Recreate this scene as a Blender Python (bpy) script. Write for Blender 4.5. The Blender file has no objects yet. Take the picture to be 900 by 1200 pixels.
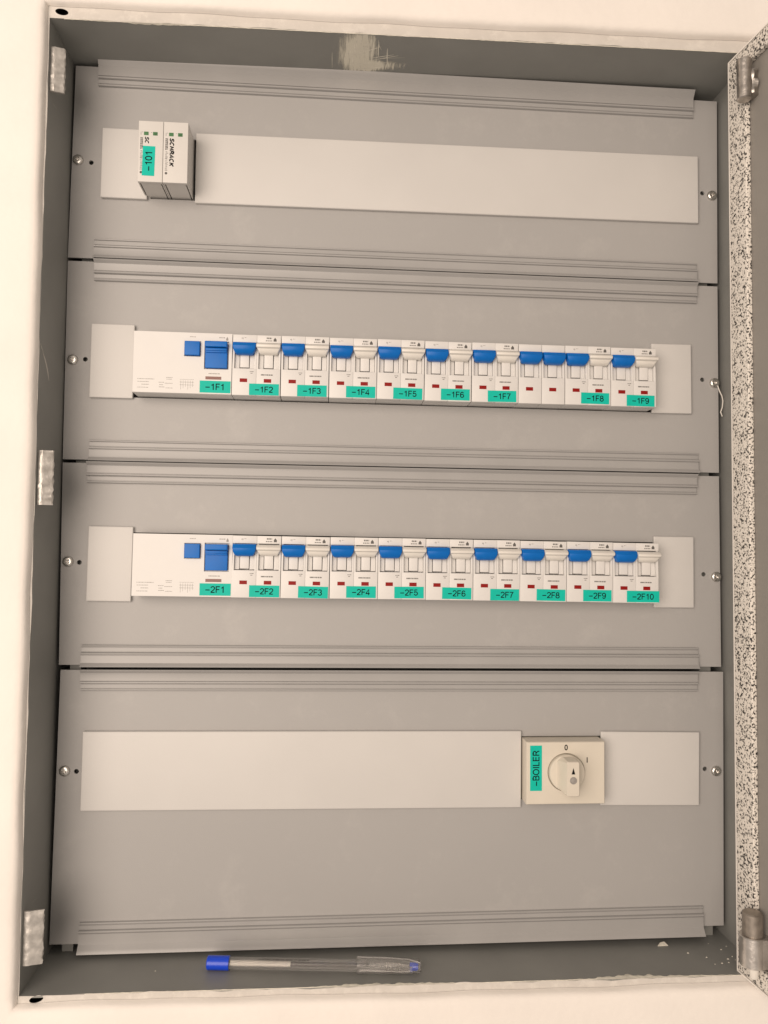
import bpy, bmesh, math, random
from mathutils import Matrix, Vector
random.seed(7)
S = 0.001                       # everything below is written in millimetres
sc = bpy.context.scene
C = sc.collection

# ------------------------------------------------------------------ camera
CAM = (194.582, -589.8807, -360.7817)
RM = ((0.9973918, -0.0713952, 0.0106001),
      (0.0138882, 0.0457166, -0.9988579),
      (0.070829, 0.9963999, 0.0465889))       # rows: camera right, down, forward
FPX = 920.05
cd = bpy.data.cameras.new('camera'); cam = bpy.data.objects.new('camera', cd); C.objects.link(cam)
cd.sensor_fit = 'HORIZONTAL'; cd.sensor_width = 36.0; cd.lens = FPX / 900 * 36.0
cd.clip_start = 0.01; cd.clip_end = 50
r0, r1, r2 = (Vector(r) for r in RM)
m = Matrix((r0, -r1, -r2)).transposed().to_4x4()
m.translation = Vector(CAM) * S
cam.matrix_world = m
sc.camera = cam
sc.render.resolution_x, sc.render.resolution_y = 768, 1024

# ------------------------------------------------------------------ light
w = bpy.data.worlds.new('World'); sc.world = w; w.use_nodes = True
bg = w.node_tree.nodes['Background']
bg.inputs[0].default_value = (1.0, 0.87, 0.75, 1); bg.inputs[1].default_value = 0.44
ld = bpy.data.lights.new('room_lamp', 'AREA'); ld.shape = 'DISK'; ld.size = 1.5
ld.energy = 29.5; ld.color = (1.0, 0.84, 0.71)
lamp = bpy.data.objects.new('room_lamp', ld); C.objects.link(lamp)
lamp.location = (-0.48, -1.55, -0.22)
lamp.rotation_euler = (Vector((0.24, 0, -0.32)) - lamp.location).to_track_quat('-Z', 'Y').to_euler()
sc.view_settings.view_transform = 'Standard'; sc.view_settings.look = 'None'
sc.view_settings.exposure = 0; sc.view_settings.gamma = 1

# ------------------------------------------------------------------ pixel helpers
def ray(u, v):
    a, b = (u - 450) / FPX, (v - 600) / FPX
    return Vector([RM[0][i] * a + RM[1][i] * b + RM[2][i] for i in range(3)])
def at(u, v, Y):
    d = ray(u, v); t = (Y - CAM[1]) / d.y
    return Vector(CAM) + d * t
def atz(u, v, Z):
    d = ray(u, v); t = (Z - CAM[2]) / d.z
    return Vector(CAM) + d * t

# ------------------------------------------------------------------ materials
def mat(name, col, rough=.5, metal=0., var=.06, scale=60., bump=.0, bscale=900., spec=.5, dust=None, coat=0):
    M = bpy.data.materials.new(name); M.use_nodes = True
    nt = M.node_tree; N = nt.nodes; L = nt.links; P = N['Principled BSDF']
    P.inputs['Metallic'].default_value = metal
    P.inputs['Specular IOR Level'].default_value = spec
    tc = N.new('ShaderNodeTexCoord')
    n1 = N.new('ShaderNodeTexNoise'); n1.inputs['Scale'].default_value = scale; n1.inputs['Detail'].default_value = 5
    L.new(tc.outputs['Object'], n1.inputs['Vector'])
    r = N.new('ShaderNodeValToRGB'); r.color_ramp.elements[0].position = .3; r.color_ramp.elements[1].position = .7
    r.color_ramp.elements[0].color = (*[c * (1 - var) for c in col], 1)
    r.color_ramp.elements[1].color = (*[min(1, c * (1 + var)) for c in col], 1)
    L.new(n1.outputs['Fac'], r.inputs['Fac'])
    out = r.outputs['Color']
    if dust:
        n3 = N.new('ShaderNodeTexNoise'); n3.inputs['Scale'].default_value = dust[1]; n3.inputs['Detail'].default_value = 8; n3.inputs['Roughness'].default_value = .75
        L.new(tc.outputs['Object'], n3.inputs['Vector'])
        r3 = N.new('ShaderNodeValToRGB'); r3.color_ramp.elements[0].position = dust[2]; r3.color_ramp.elements[1].position = dust[2] + .12
        r3.color_ramp.elements[0].color = (0, 0, 0, 1); r3.color_ramp.elements[1].color = (dust[3],) * 3 + (1,)
        L.new(n3.outputs['Fac'], r3.inputs['Fac'])
        mx = N.new('ShaderNodeMix'); mx.data_type = 'RGBA'
        L.new(r3.outputs['Color'], mx.inputs[0]); L.new(out, mx.inputs[6]); mx.inputs[7].default_value = (*dust[0], 1)
        out = mx.outputs[2]
    L.new(out, P.inputs['Base Color'])
    rr = N.new('ShaderNodeMapRange'); rr.inputs[3].default_value = max(.02, rough - .07); rr.inputs[4].default_value = min(1, rough + .07)
    L.new(n1.outputs['Fac'], rr.inputs[0]); L.new(rr.outputs[0], P.inputs['Roughness'])
    if bump:
        n2 = N.new('ShaderNodeTexNoise'); n2.inputs['Scale'].default_value = bscale; n2.inputs['Detail'].default_value = 3
        L.new(tc.outputs['Object'], n2.inputs['Vector'])
        b = N.new('ShaderNodeBump'); b.inputs['Strength'].default_value = bump; b.inputs['Distance'].default_value = .0006
        L.new(n2.outputs['Fac'], b.inputs['Height']); L.new(b.outputs['Normal'], P.inputs['Normal'])
    return M

MT = {}
MT['wall'] = mat('wall_paint', (.84, .80, .755), .75, var=.035, scale=16, bump=.45, bscale=190)
MT['flange'] = mat('flange_paint', (.60, .57, .53), .7, var=.06, scale=45, bump=.3, bscale=220, dust=((.72, .69, .64), 70, .5, .6))
MT['plaster'] = mat('dried_plaster', (.76, .73, .64), .9, var=.15, scale=200, bump=.8, bscale=700)
MT['box'] = mat('cabinet_grey_paint', (.250, .253, .241), .5, var=.07, scale=24, bump=.15, bscale=1500, dust=((.26, .25, .22), 35, .62, .35))
MT['panel'] = mat('cover_grey_paint', (.382, .377, .372), .46, var=.022, scale=7, bump=.16, bscale=1600, dust=((.435, .428, .418), 22, .54, .5))
MT['trim'] = mat('trim_grey_plastic', (.362, .358, .354), .33, var=.03, scale=30)
MT['blank'] = mat('blanking_plastic', (.60, .59, .575), .48, var=.025, scale=14, bump=.1, bscale=1500)
MT['white'] = mat('device_white_plastic', (.70, .69, .675), .42, var=.02, scale=70)
MT['lever'] = mat('lever_white_plastic', (.76, .735, .69), .4, var=.02, scale=90)
MT['module'] = mat('module_white_plastic', (.64, .625, .60), .45, var=.02, scale=70)
MT['cream'] = mat('switch_cream_plastic', (.67, .625, .54), .40, var=.02, scale=70)
MT['blue'] = mat('blue_plastic', (.002, .14, .52), .36, var=.06, scale=120, spec=.25)
MT['teal'] = mat('teal_label_tape', (.004, .50, .395), .5, var=.05, scale=200, spec=.2)
MT['ink'] = mat('black_ink', (.006, .007, .008), .7, var=.05, spec=.1)
MT['print'] = mat('grey_print', (.10, .095, .09), .6, var=.1)
MT['pale_print'] = mat('pale_grey_print', (.30, .285, .27), .6, var=.1)
MT['red'] = mat('red_indicator', (.27, .008, .006), .5, var=.12, scale=300, spec=.2)
MT['brown'] = mat('brown_window', (.17, .055, .04), .3, var=.15, scale=300)
MT['green'] = mat('green_window', (.05, .16, .06), .3, var=.2, scale=400)
MT['zinc'] = mat('zinc_plated_steel', (.60, .575, .54), .42, metal=.6, var=.14, scale=260, bump=.4, bscale=420)
MT['screw'] = mat('screw_steel', (.70, .68, .65), .27, metal=1, var=.08, scale=400)
MT['hinge'] = mat('hinge_steel', (.46, .43, .40), .38, metal=1, var=.25, scale=160, bump=.5, bscale=320)
MT['clasp'] = mat('clasp_steel', (.60, .57, .54), .33, metal=.9, var=.15, scale=120, bump=.3, bscale=500)
MT['brass'] = mat('dull_hinge_pin', (.36, .32, .28), .4, metal=.8, var=.2, scale=200)
MT['doorgrey'] = mat('door_grey_paint', (.27, .255, .235), .5, var=.05, scale=20, bump=.15, bscale=1500)
MT['dark'] = mat('masonry_cavity', (.05, .045, .04), .9, var=.2)
MT['penblue'] = mat('pen_blue_plastic', (.008, .06, .62), .28, var=.05)
MT['nylon'] = mat('white_nylon', (.75, .72, .67), .4, var=.05)

def foam():
    M = bpy.data.materials.new('speckled_foam'); M.use_nodes = True
    nt = M.node_tree; N = nt.nodes; L = nt.links; P = N['Principled BSDF']
    P.inputs['Roughness'].default_value = .8
    tc = N.new('ShaderNodeTexCoord')
    n = N.new('ShaderNodeTexNoise'); n.inputs['Scale'].default_value = 650; n.inputs['Detail'].default_value = 2.6; n.inputs['Roughness'].default_value = .6
    L.new(tc.outputs['Object'], n.inputs['Vector'])
    v = N.new('ShaderNodeTexVoronoi'); v.inputs['Scale'].default_value = 420
    L.new(tc.outputs['Object'], v.inputs['Vector'])
    r = N.new('ShaderNodeValToRGB'); e = r.color_ramp.elements
    e[0].position = .395; e[0].color = (.02, .018, .016, 1); e[1].position = .485; e[1].color = (.80, .76, .70, 1)
    L.new(n.outputs['Fac'], r.inputs['Fac'])
    r2_ = N.new('ShaderNodeValToRGB'); e = r2_.color_ramp.elements
    e[0].position = .12; e[0].color = (.08, .08, .08, 1); e[1].position = .26; e[1].color = (1, 1, 1, 1)
    L.new(v.outputs['Distance'], r2_.inputs['Fac'])
    mx = N.new('ShaderNodeMix'); mx.data_type = 'RGBA'; mx.blend_type = 'MULTIPLY'; mx.inputs[0].default_value = 1
    L.new(r.outputs[0], mx.inputs[6]); L.new(r2_.outputs[0], mx.inputs[7]); L.new(mx.outputs[2], P.inputs['Base Color'])
    b = N.new('ShaderNodeBump'); b.inputs['Strength'].default_value = .8; b.inputs['Distance'].default_value = .001
    L.new(n.outputs['Fac'], b.inputs['Height']); L.new(b.outputs[0], P.inputs['Normal'])
    return M
MT['foam'] = foam()
def film():
    M = bpy.data.materials.new('wiped_plaster_film'); M.use_nodes = True
    nt = M.node_tree; N = nt.nodes; L = nt.links; P = N['Principled BSDF']
    P.inputs['Base Color'].default_value = (.82, .79, .68, 1); P.inputs['Roughness'].default_value = .9
    tc = N.new('ShaderNodeTexCoord'); mp = N.new('ShaderNodeMapping'); mp.inputs['Scale'].default_value = (520, 45, 1); mp.inputs['Rotation'].default_value = (0, 0, .12)
    L.new(tc.outputs['Object'], mp.inputs['Vector'])
    n = N.new('ShaderNodeTexNoise'); n.inputs['Scale'].default_value = 1; n.inputs['Detail'].default_value = 6; n.inputs['Roughness'].default_value = .65
    L.new(mp.outputs[0], n.inputs['Vector'])
    at_ = N.new('ShaderNodeAttribute'); at_.attribute_name = 'cover'
    ad = N.new('ShaderNodeMath'); ad.operation = 'ADD'; L.new(n.outputs['Fac'], ad.inputs[0]); L.new(at_.outputs['Fac'], ad.inputs[1])
    mr = N.new('ShaderNodeMapRange'); mr.inputs[1].default_value = .84; mr.inputs[2].default_value = 1.16; mr.inputs[4].default_value = .9
    L.new(ad.outputs[0], mr.inputs[0]); L.new(mr.outputs[0], P.inputs['Alpha'])
    return M
MT['film'] = film()
def clear(name, col, rough, tr=1.):
    M = bpy.data.materials.new(name); M.use_nodes = True
    nt = M.node_tree; N = nt.nodes; L = nt.links; P = N['Principled BSDF']
    P.inputs['Base Color'].default_value = (*col, 1); P.inputs['IOR'].default_value = 1.3
    P.inputs['Transmission Weight'].default_value = tr
    tc = N.new('ShaderNodeTexCoord'); n = N.new('ShaderNodeTexNoise'); n.inputs['Scale'].default_value = 250
    L.new(tc.outputs['Object'], n.inputs['Vector'])
    rr = N.new('ShaderNodeMapRange'); rr.inputs[3].default_value = rough * .6; rr.inputs[4].default_value = rough * 1.5
    L.new(n.outputs['Fac'], rr.inputs[0]); L.new(rr.outputs[0], P.inputs['Roughness'])
    return M
MT['clear'] = clear('clear_plastic', (.97, .96, .95), .07, .94)

# ------------------------------------------------------------------ mesh helpers (mm)
class MB:
    def __init__(s): s.bm = bmesh.new()
    def merge(s, b):
        me = bpy.data.meshes.new('t'); b.to_mesh(me); b.free(); s.bm.from_mesh(me); bpy.data.meshes.remove(me); return s
    def box(s, x0, x1, y0, y1, z0, z1, bev=0., seg=2):
        b = bmesh.new(); bmesh.ops.create_cube(b, size=1)
        for v in b.verts:
            v.co = Vector(((x0 + x1) / 2 + v.co.x * (x1 - x0), (y0 + y1) / 2 + v.co.y * (y1 - y0), (z0 + z1) / 2 + v.co.z * (z1 - z0)))
        if bev: bmesh.ops.bevel(b, geom=b.edges[:], offset=bev, segments=seg, affect='EDGES', profile=.6)
        return s.merge(b)
    def hexa(s, pts, bev=0.):            # 8 points: back loop of four, front loop of four
        b = bmesh.new(); v = [b.verts.new(p) for p in pts]
        for f in ((3, 2, 1, 0), (4, 5, 6, 7), (0, 1, 5, 4), (1, 2, 6, 5), (2, 3, 7, 6), (3, 0, 4, 7)): b.faces.new([v[i] for i in f])
        bmesh.ops.recalc_face_normals(b, faces=b.faces[:])
        if bev: bmesh.ops.bevel(b, geom=b.edges[:], offset=bev, segments=2, affect='EDGES', profile=.6)
        return s.merge(b)
    def sheet(s, outer, holes, y0, y1):   # outline with holes in XZ, from depth y0 (front) to y1 (back)
        b = bmesh.new(); E = []
        for loop in [outer] + holes:
            vs = [b.verts.new((p[0], y0, p[1])) for p in loop]
            E += [b.edges.new((vs[i], vs[(i + 1) % len(vs)])) for i in range(len(vs))]
        bmesh.ops.triangle_fill(b, use_beauty=True, use_dissolve=False, edges=E, normal=(0, -1, 0))
        bmesh.ops.recalc_face_normals(b, faces=b.faces[:])
        ret = bmesh.ops.extrude_face_region(b, geom=b.faces[:])
        for g in ret['geom']:
            if isinstance(g, bmesh.types.BMVert): g.co.y = y1
        bmesh.ops.recalc_face_normals(b, faces=b.faces[:])
        return s.merge(b)
    def grid(s, rows, closed=False):      # rows of points joined into quads
        b = bmesh.new(); V = [[b.verts.new(p) for p in r] for r in rows]
        for i in range(len(V) - 1):
            n = len(V[i])
            for j in range(n if closed else n - 1):
                b.faces.new((V[i][j], V[i][(j + 1) % n], V[i + 1][(j + 1) % n], V[i + 1][j]))
        bmesh.ops.recalc_face_normals(b, faces=b.faces[:])
        return s.merge(b)
    def loft(s, loops):                   # closed loops, capped at both ends
        b = bmesh.new(); V = [[b.verts.new(p) for p in r] for r in loops]
        for i in range(len(V) - 1):
            n = len(V[i])
            for j in range(n): b.faces.new((V[i][j], V[i][(j + 1) % n], V[i + 1][(j + 1) % n], V[i + 1][j]))
        b.faces.new(V[0]); b.faces.new(V[-1])
        bmesh.ops.recalc_face_normals(b, faces=b.faces[:])
        return s.merge(b)
    def cyl(s, p0, p1, r0, r1=None, n=20, bev=0.):
        p0, p1 = Vector(p0), Vector(p1); r1 = r0 if r1 is None else r1
        d = (p1 - p0).normalized(); a = d.orthogonal().normalized(); c = d.cross(a)
        ring = lambda p, r: [p + (a * math.cos(t) + c * math.sin(t)) * r for t in (2 * math.pi * k / n for k in range(n))]
        if bev: return s.loft([ring(p0, r0 - bev), ring(p0 + d * bev, r0), ring(p1 - d * bev, r1), ring(p1, r1 - bev)])
        return s.loft([ring(p0, r0), ring(p1, r1)])
    def tube(s, pts, r, n=8):
        loops = []
        for i, p in enumerate(pts):
            d = (Vector(pts[min(i + 1, len(pts) - 1)]) - Vector(pts[max(i - 1, 0)])).normalized()
            a = d.cross(Vector((.3, .5, .8))).normalized(); c = d.cross(a)
            loops.append([Vector(p) + (a * math.cos(t) + c * math.sin(t)) * r for t in (2 * math.pi * k / n for k in range(n))])
        return s.loft(loops)
    def mesh(s, name, material, smooth=None):
        for v in s.bm.verts: v.co *= S
        me = bpy.data.meshes.new(name); s.bm.to_mesh(me); s.bm.free()
        me.materials.append(MT[material])
        if smooth is not None:
            me.polygons.foreach_set('use_smooth', [True] * len(me.polygons))
            me.set_sharp_from_angle(angle=math.radians(smooth))
        return me
def link(name, me, parent=None, loc=(0, 0, 0), ry=0.):
    o = bpy.data.objects.new(name, me); C.objects.link(o); o.location = Vector(loc) * S; o.rotation_euler.y = ry
    if parent: o.parent = parent
    if name in ('printed_text', 'lettering'): o['kind'] = 'stuff'
    return o
def part(name, mb, material, parent=None, smooth=None, loc=(0, 0, 0), ry=0.):
    return link(name, mb.mesh(name, material, smooth), parent, loc, ry)
def thing(name, label, cat, loc=(0, 0, 0), ry=0., group=None):
    o = bpy.data.objects.new(name, None); C.objects.link(o); o.location = Vector(loc) * S; o.rotation_euler.y = ry
    o.empty_display_size = .01
    return tag(o, label, cat, group)
def tag(o, label, cat, group=None):
    o['label'] = label; o['category'] = cat
    if group: o['group'] = group
    return o
def relocate(mb, c):
    for v in mb.bm.verts: v.co -= Vector(c)
    return mb
def arc(cx, cy, rx, ry, a0, a1, n=10):
    return [(cx + rx * math.cos(math.radians(a0 + (a1 - a0) * k / n)), cy + ry * math.sin(math.radians(a0 + (a1 - a0) * k / n))) for k in range(n + 1)]
GLYPH = {   # advance width, strokes in a box of cap height 1
    '-': (.66, [[(.04, .42), (.60, .42)]]),
    '0': (.60, [arc(.30, .5, .23, .45, 90, 450, 24)]),
    '1': (.60, [[(.13, .74), (.24, .77), (.33, .84), (.37, .97)], [(.37, 1.0), (.37, 0)]]),
    '2': (.60, [arc(.30, .70, .23, .25, 170, -25, 12) + [(.36, .38), (.14, .18), (.07, .05)], [(.05, .05), (.55, .05)]]),
    '3': (.60, [arc(.29, .74, .21, .21, 160, -85, 12), arc(.29, .29, .24, .24, 88, -165, 14)]),
    '4': (.60, [[(.42, 0), (.42, .96), (.05, .30), (.05, .27), (.57, .27)]]),
    '5': (.60, [[(.50, .95), (.16, .95), (.10, .50)] + arc(.29, .34, .24, .28, 140, -160, 14)]),
    '6': (.60, [arc(.31, .31, .23, .26, 90, 450, 20), [(.08, .34)] + arc(.31, .52, .23, .43, 190, 35, 10)]),
    '7': (.60, [[(.06, .95), (.54, .95), (.40, .70), (.28, .38), (.22, 0)]]),
    '8': (.60, [arc(.30, .74, .19, .21, -90, 270, 20), arc(.30, .28, .24, .24, 90, 450, 20)]),
    '9': (.60, [arc(.29, .69, .23, .26, 90, 450, 20), [(.52, .66)] + arc(.29, .48, .23, .43, 10, -145, 10)]),
    'F': (.62, [[(.12, 0), (.12, .95), (.58, .95)], [(.12, .50), (.52, .50)]]),
    'B': (.68, [[(.10, .05), (.10, .95), (.36, .95)] + arc(.36, .735, .20, .215, 90, -90, 10) + [(.10, .52)], arc(.38, .285, .23, .235, 90, -90, 10) + [(.10, .05)]]),
    'O': (.78, [arc(.39, .5, .32, .45, 90, 450, 26)]),
    'I': (.28, [[(.14, 0), (.14, 1)]]),
    'L': (.58, [[(.12, 1), (.12, .05), (.55, .05)]]),
    'E': (.66, [[(.60, .05), (.12, .05), (.12, .95), (.59, .95)], [(.12, .52), (.55, .52)]]),
    'R': (.72, [[(.12, 0), (.12, .95), (.40, .95)] + arc(.40, .73, .21, .22, 90, -90, 10) + [(.12, .51)], [(.40, .51), (.60, .22), (.62, 0)]]),
    'S': (.66, [arc(.33, .735, .23, .215, 20, 270, 14) + arc(.33, .285, .25, .235, 90, -165, 14)[1:]]),
    'C': (.70, [arc(.38, .5, .29, .45, 50, 310, 20)]),
    'H': (.70, [[(.12, 0), (.12, 1)], [(.58, 0), (.58, 1)], [(.12, .52), (.58, .52)]]),
    'A': (.68, [[(.05, 0), (.34, .97), (.63, 0)], [(.16, .33), (.52, .33)]]),
    'K': (.68, [[(.12, 0), (.12, 1)], [(.62, 1), (.14, .40)], [(.28, .56), (.64, 0)]]),
}
def text_mesh(body, cap, material, stroke=.155, shear=0., spacing=1., thick=.02, wide=1.):
    bm = bmesh.new(); x = 0.
    adv = [GLYPH[c][0] * spacing * wide for c in body]; tot = sum(adv)
    lift = 0
    for c, a_ in zip(body, adv):
        for st in GLYPH[c][1]:
            P = [Vector((x + p[0] * wide - tot / 2 + shear * (p[1] - .5), p[1] - .5)) for p in st]
            closed = (P[0] - P[-1]).length < 1e-4
            if closed: P = P[:-1]
            n = len(P); rows = []
            for i in range(n):
                a, b = P[(i - 1) % n], P[(i + 1) % n]
                d0 = (P[i] - a) if (closed or i) else (b - P[i]); d1 = (b - P[i]) if (closed or i < n - 1) else d0
                d0 = d0.normalized(); d1 = d1.normalized()
                t = (d0 + d1).normalized(); nn = Vector((-t.y, t.x)); k = min(1.6, 1 / max(.4, t.dot(d1)))
                rows.append((P[i] + nn * stroke / 2 * k, P[i] - nn * stroke / 2 * k))
            zz = thick + lift; lift = (lift + .0011) % .009
            V = [[bm.verts.new((q.x * cap, q.y * cap, zz)) for q in r] for r in rows]
            for i in range(n if closed else n - 1):
                j = (i + 1) % n; bm.faces.new((V[i][0], V[i][1], V[j][1], V[j][0]))
        x += a_
    bmesh.ops.recalc_face_normals(bm, faces=bm.faces[:])
    me = bpy.data.meshes.new('lettering'); bm.to_mesh(me); bm.free(); me.materials.append(MT[material])
    return me
def put_text(body, size, x, y, z, parent, rot=0., material='ink', name='lettering', **k):
    me = text_mesh(body, size, material, **k)
    R = Matrix.Rotation(math.radians(90), 4, 'X') @ Matrix.Rotation(math.radians(rot), 4, 'Z')
    me.transform(Matrix.Translation(Vector((x, y, z)) * S) @ Matrix.Scale(S, 4) @ R)
    return link(name, me, parent)
def circle(cx, cz, r, n=24, rz=None, tilt=0.):
    rz = rz or r
    out = []
    for k in range(n):
        t = 2 * math.pi * k / n; a, b = r * math.cos(t), rz * math.sin(t)
        out.append((cx + a * math.cos(tilt) - b * math.sin(tilt), cz + a * math.sin(tilt) + b * math.cos(tilt)))
    return out
def sm_noise(n, amp, seed, octs=((3, 1.), (9, .6), (27, .35))):
    rnd = random.Random(seed); ph = [(f, a, rnd.uniform(0, 6.28), rnd.uniform(.8, 1.2)) for f, a in octs]
    return lambda t: amp * sum(a * math.sin(6.2832 * f * g * t + p) for f, a, p, g in ph)

# ================================================================== SETTING: wall with the recess
X0, X1 = -1.6, 501.6
ZTL, ZTR, ZB = 2.2, 5.6, -654.0
YF = -50.0                                 # front edge of the cabinet box
def build_wall():
    mb = MB()
    base = []                              # (point, outward, side offset)
    oL, oR, oT, oB = 1.0, 9.0, 8.2, 4.8
    a, b, c, d = (X0 - oL, ZTL + oT), (X1 + oR, ZTR + oT), (X1 + oR, ZB - oB), (X0 - oL, ZB - oB)
    def side(p, q, nrm, n):
        for k in range(n):
            t = k / n; base.append((p[0] + (q[0] - p[0]) * t, p[1] + (q[1] - p[1]) * t, nrm if k else None))
    side(a, b, (0, 1), 90); side(b, c, (1, 0), 110); side(c, d, (0, -1), 90); side(d, a, (-1, 0), 110)
    corner = {0: (-1, 1), 90: (1, 1), 200: (1, -1), 290: (-1, -1)}
    nz = sm_noise(0, .38, 3, ((5, 1.), (17, .7), (43, .6)))
    n = len(base)
    rows = []
    for off, y, na in ((-.4, -50.3, 1.2), (0, -51.8, 1.), (.5, -53.4, .8), (1.5, -54.9, .6), (3.4, -55.9, .3), (6.5, -56.3, .1), (11, -56.4, 0), (1300, -56.4, 0)):
        r = []
        for i, (x, z, nr) in enumerate(base):
            nx, nzv = nr if nr else corner[i]
            o = off + nz(i / n) * na
            r.append((x + nx * o, y, z + nzv * o))
        rows.append(r)
    mb.grid(rows, closed=True)
    # masonry niche behind the flange, closing the wall off
    g = 28
    x0, x1, z0, z1 = X0 - g, X1 + g, ZB - g, ZTR + g
    fr = [(x0, -49.5, z0), (x1, -49.5, z0), (x1, -49.5, z1), (x0, -49.5, z1)]
    bk = [(x, 100, z) for x, _, z in fr]
    mb.grid([fr, bk], closed=True); mb.grid([[bk[0], bk[1]], [bk[3], bk[2]]])
    big = [(-1300, -49.5, -2000), (1800, -49.5, -2000), (1800, -49.5, 1300), (-1300, -49.5, 1300)]
    mb.grid([fr, big], closed=True)
    o = part('wall', mb, 'wall', smooth=50)
    o['kind'] = 'structure'; o['label'] = 'cream painted plaster wall around the recessed cabinet'
build_wall()

# ================================================================== CABINET BOX
cab = thing('electrical_cabinet', 'grey sheet steel cabinet box recessed into the cream wall', 'cabinet', (X0, YF, ZB))
O = (X0, YF, ZB)
def cpart(name, mb, material, smooth=None): return part(name, relocate(mb, O), material, cab, smooth)
T = 1.4
BK = 72
cpart('side_wall', MB().hexa([(X0 - T, YF + .2, ZB), (X0, YF + .2, ZB), (X0, YF + .2, ZTL), (X0 - T, YF + .2, ZTL),
                              (X0 - T, BK, ZB), (X0, BK, ZB), (X0, BK, ZTL), (X0 - T, BK, ZTL)]), 'box')
cpart('side_wall', MB().hexa([(X1, YF + .2, ZB), (X1 + T, YF + .2, ZB), (X1 + T, YF + .2, ZTR), (X1, YF + .2, ZTR),
                              (X1, BK, ZB), (X1 + T, BK, ZB), (X1 + T, BK, ZTR), (X1, BK, ZTR)]), 'box')
cpart('top_wall', MB().hexa([(X0 - T, YF + .2, ZTL + .02), (X1 + T, YF + .2, ZTR + .02), (X1 + T, YF + .2, ZTR + T), (X0 - T, YF + .2, ZTL + T),
                             (X0 - T, BK, ZTL + .02), (X1 + T, BK, ZTR + .02), (X1 + T, BK, ZTR + T), (X0 - T, BK, ZTL + T)]), 'box')
cpart('bottom_wall', MB().box(X0 - T, X1 + T, YF + .2, BK, ZB - T, ZB - .02), 'box')
cpart('back_wall', MB().box(X0 - T, X1 + T, BK + .05, BK + T, ZB - T, ZTR + T), 'box')
g = 24
fl = MB()
hTL, hBL = at(72.5, 14, YF), at(42.5, 1171, YF)
def wavy(p, q, n, amp, seed, vert):
    f = sm_noise(0, amp, seed, ((2, .8), (7, .7), (19, .6), (41, .4)))
    out = []
    for k in range(n):
        t = k / n; e = f(t) * min(1, t * 20, (1 - t) * 20)
        x, z = p[0] + (q[0] - p[0]) * t, p[1] + (q[1] - p[1]) * t
        out.append((x + (e if vert else 0), z + (0 if vert else e)))
    return out
inner = (wavy((X0, ZTL), (X1, ZTR), 120, .35, 5, False) + wavy((X1, ZTR), (X1, ZB), 20, .1, 6, True)
         + wavy((X1, ZB), (X0, ZB), 120, .45, 8, False) + wavy((X0, ZB), (X0, ZTL), 90, .25, 9, True))
fl.sheet([(X0 - g, ZTR + g), (X1 + g, ZTR + g), (X1 + g, ZB - g), (X0 - g, ZB - g)],
         [inner, circle(hTL.x, hTL.z, 4.5, 26, 2.3, math.radians(-9)), circle(hBL.x, hBL.z, 4.6, 26, 2.2, math.radians(14))], YF - .05, YF + .15)
cpart('flange', fl, 'flange')
# ragged plaster left on the front lip of the floor and the top
def ragged(z_of, sgn, x0, x1, depth, seed, n=260):
    rnd = random.Random(seed); f = sm_noise(0, 1, seed, ((2.3, .9), (7, .7), (23, .5), (61, .5)))
    rows = [[], [], []]
    for k in range(n + 1):
        t = k / n; x = x0 + (x1 - x0) * t
        d = max(.15, depth(x) * (.75 + .45 * f(t)) + rnd.uniform(-.35, .35))
        z = z_of(x)
        rows[0].append((x, YF - .25, z + sgn * .05)); rows[1].append((x, YF + d * .6, z + sgn * .42)); rows[2].append((x, YF + d, z + sgn * .03))
    return MB().grid(rows)
ztop = lambda x: ZTL + (ZTR - ZTL) * (x - X0) / (X1 - X0)
bump_ = lambda x, c, w_, h: h * math.exp(-((x - c) / w_) ** 2)
cpart('plaster_smear', ragged(lambda x: ZB, 1, 40, 485, lambda x: .5 + bump_(x, 235, 40, 2.4) + bump_(x, 415, 45, 3.0) + bump_(x, 120, 30, .5), 21), 'plaster')
cpart('plaster_smear', ragged(ztop, -1, 8, 490, lambda x: .35 + bump_(x, 60, 25, 1.6) + bump_(x, 225, 20, 1.2) + bump_(x, 420, 40, .4), 22), 'plaster')
# brushed plaster on the underside of the cabinet top
rnd = random.Random(4)
sm = MB()
for k in range(26):
    x = rnd.gauss(213, 10)
    y0 = rnd.uniform(-49, -14); y1 = y0 + rnd.uniform(5, 22); y1 = min(y1, -4)
    dx = rnd.uniform(-1, 3); wd = rnd.uniform(.1, .4)
    z = ztop(x) - .06 - rnd.uniform(0, .12)
    pts = []
    for q in range(5):
        t = q / 4; ww = wd * math.sin(math.pi * (.12 + .8 * t)); xx = x + dx * t * t
        pts.append([(xx - ww, y0 + (y1 - y0) * t, z), (xx + ww, y0 + (y1 - y0) * t, z)])
    sm.grid(pts)
for k in range(10):                         # the wipe that fans out to the right
    x = rnd.uniform(200, 226); y = rnd.uniform(-24, -6); L_ = rnd.uniform(8, 24); a_ = rnd.uniform(-.55, .05); wd = rnd.uniform(.1, .4)
    pts = []
    for q in range(5):
        t = q / 4; ww = wd * math.sin(math.pi * (.1 + .8 * t)); xx = x + L_ * t; yy = min(-3, y + a_ * L_ * t)
        z = ztop(xx) - .05 - rnd.uniform(0, .02)
        pts.append([(xx, yy - ww, z), (xx, yy + ww, z)])
    sm.grid(pts)
cpart('plaster_smear', sm, 'plaster')['kind'] = 'stuff'
fm = MB(); rows = []; cov = []
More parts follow.
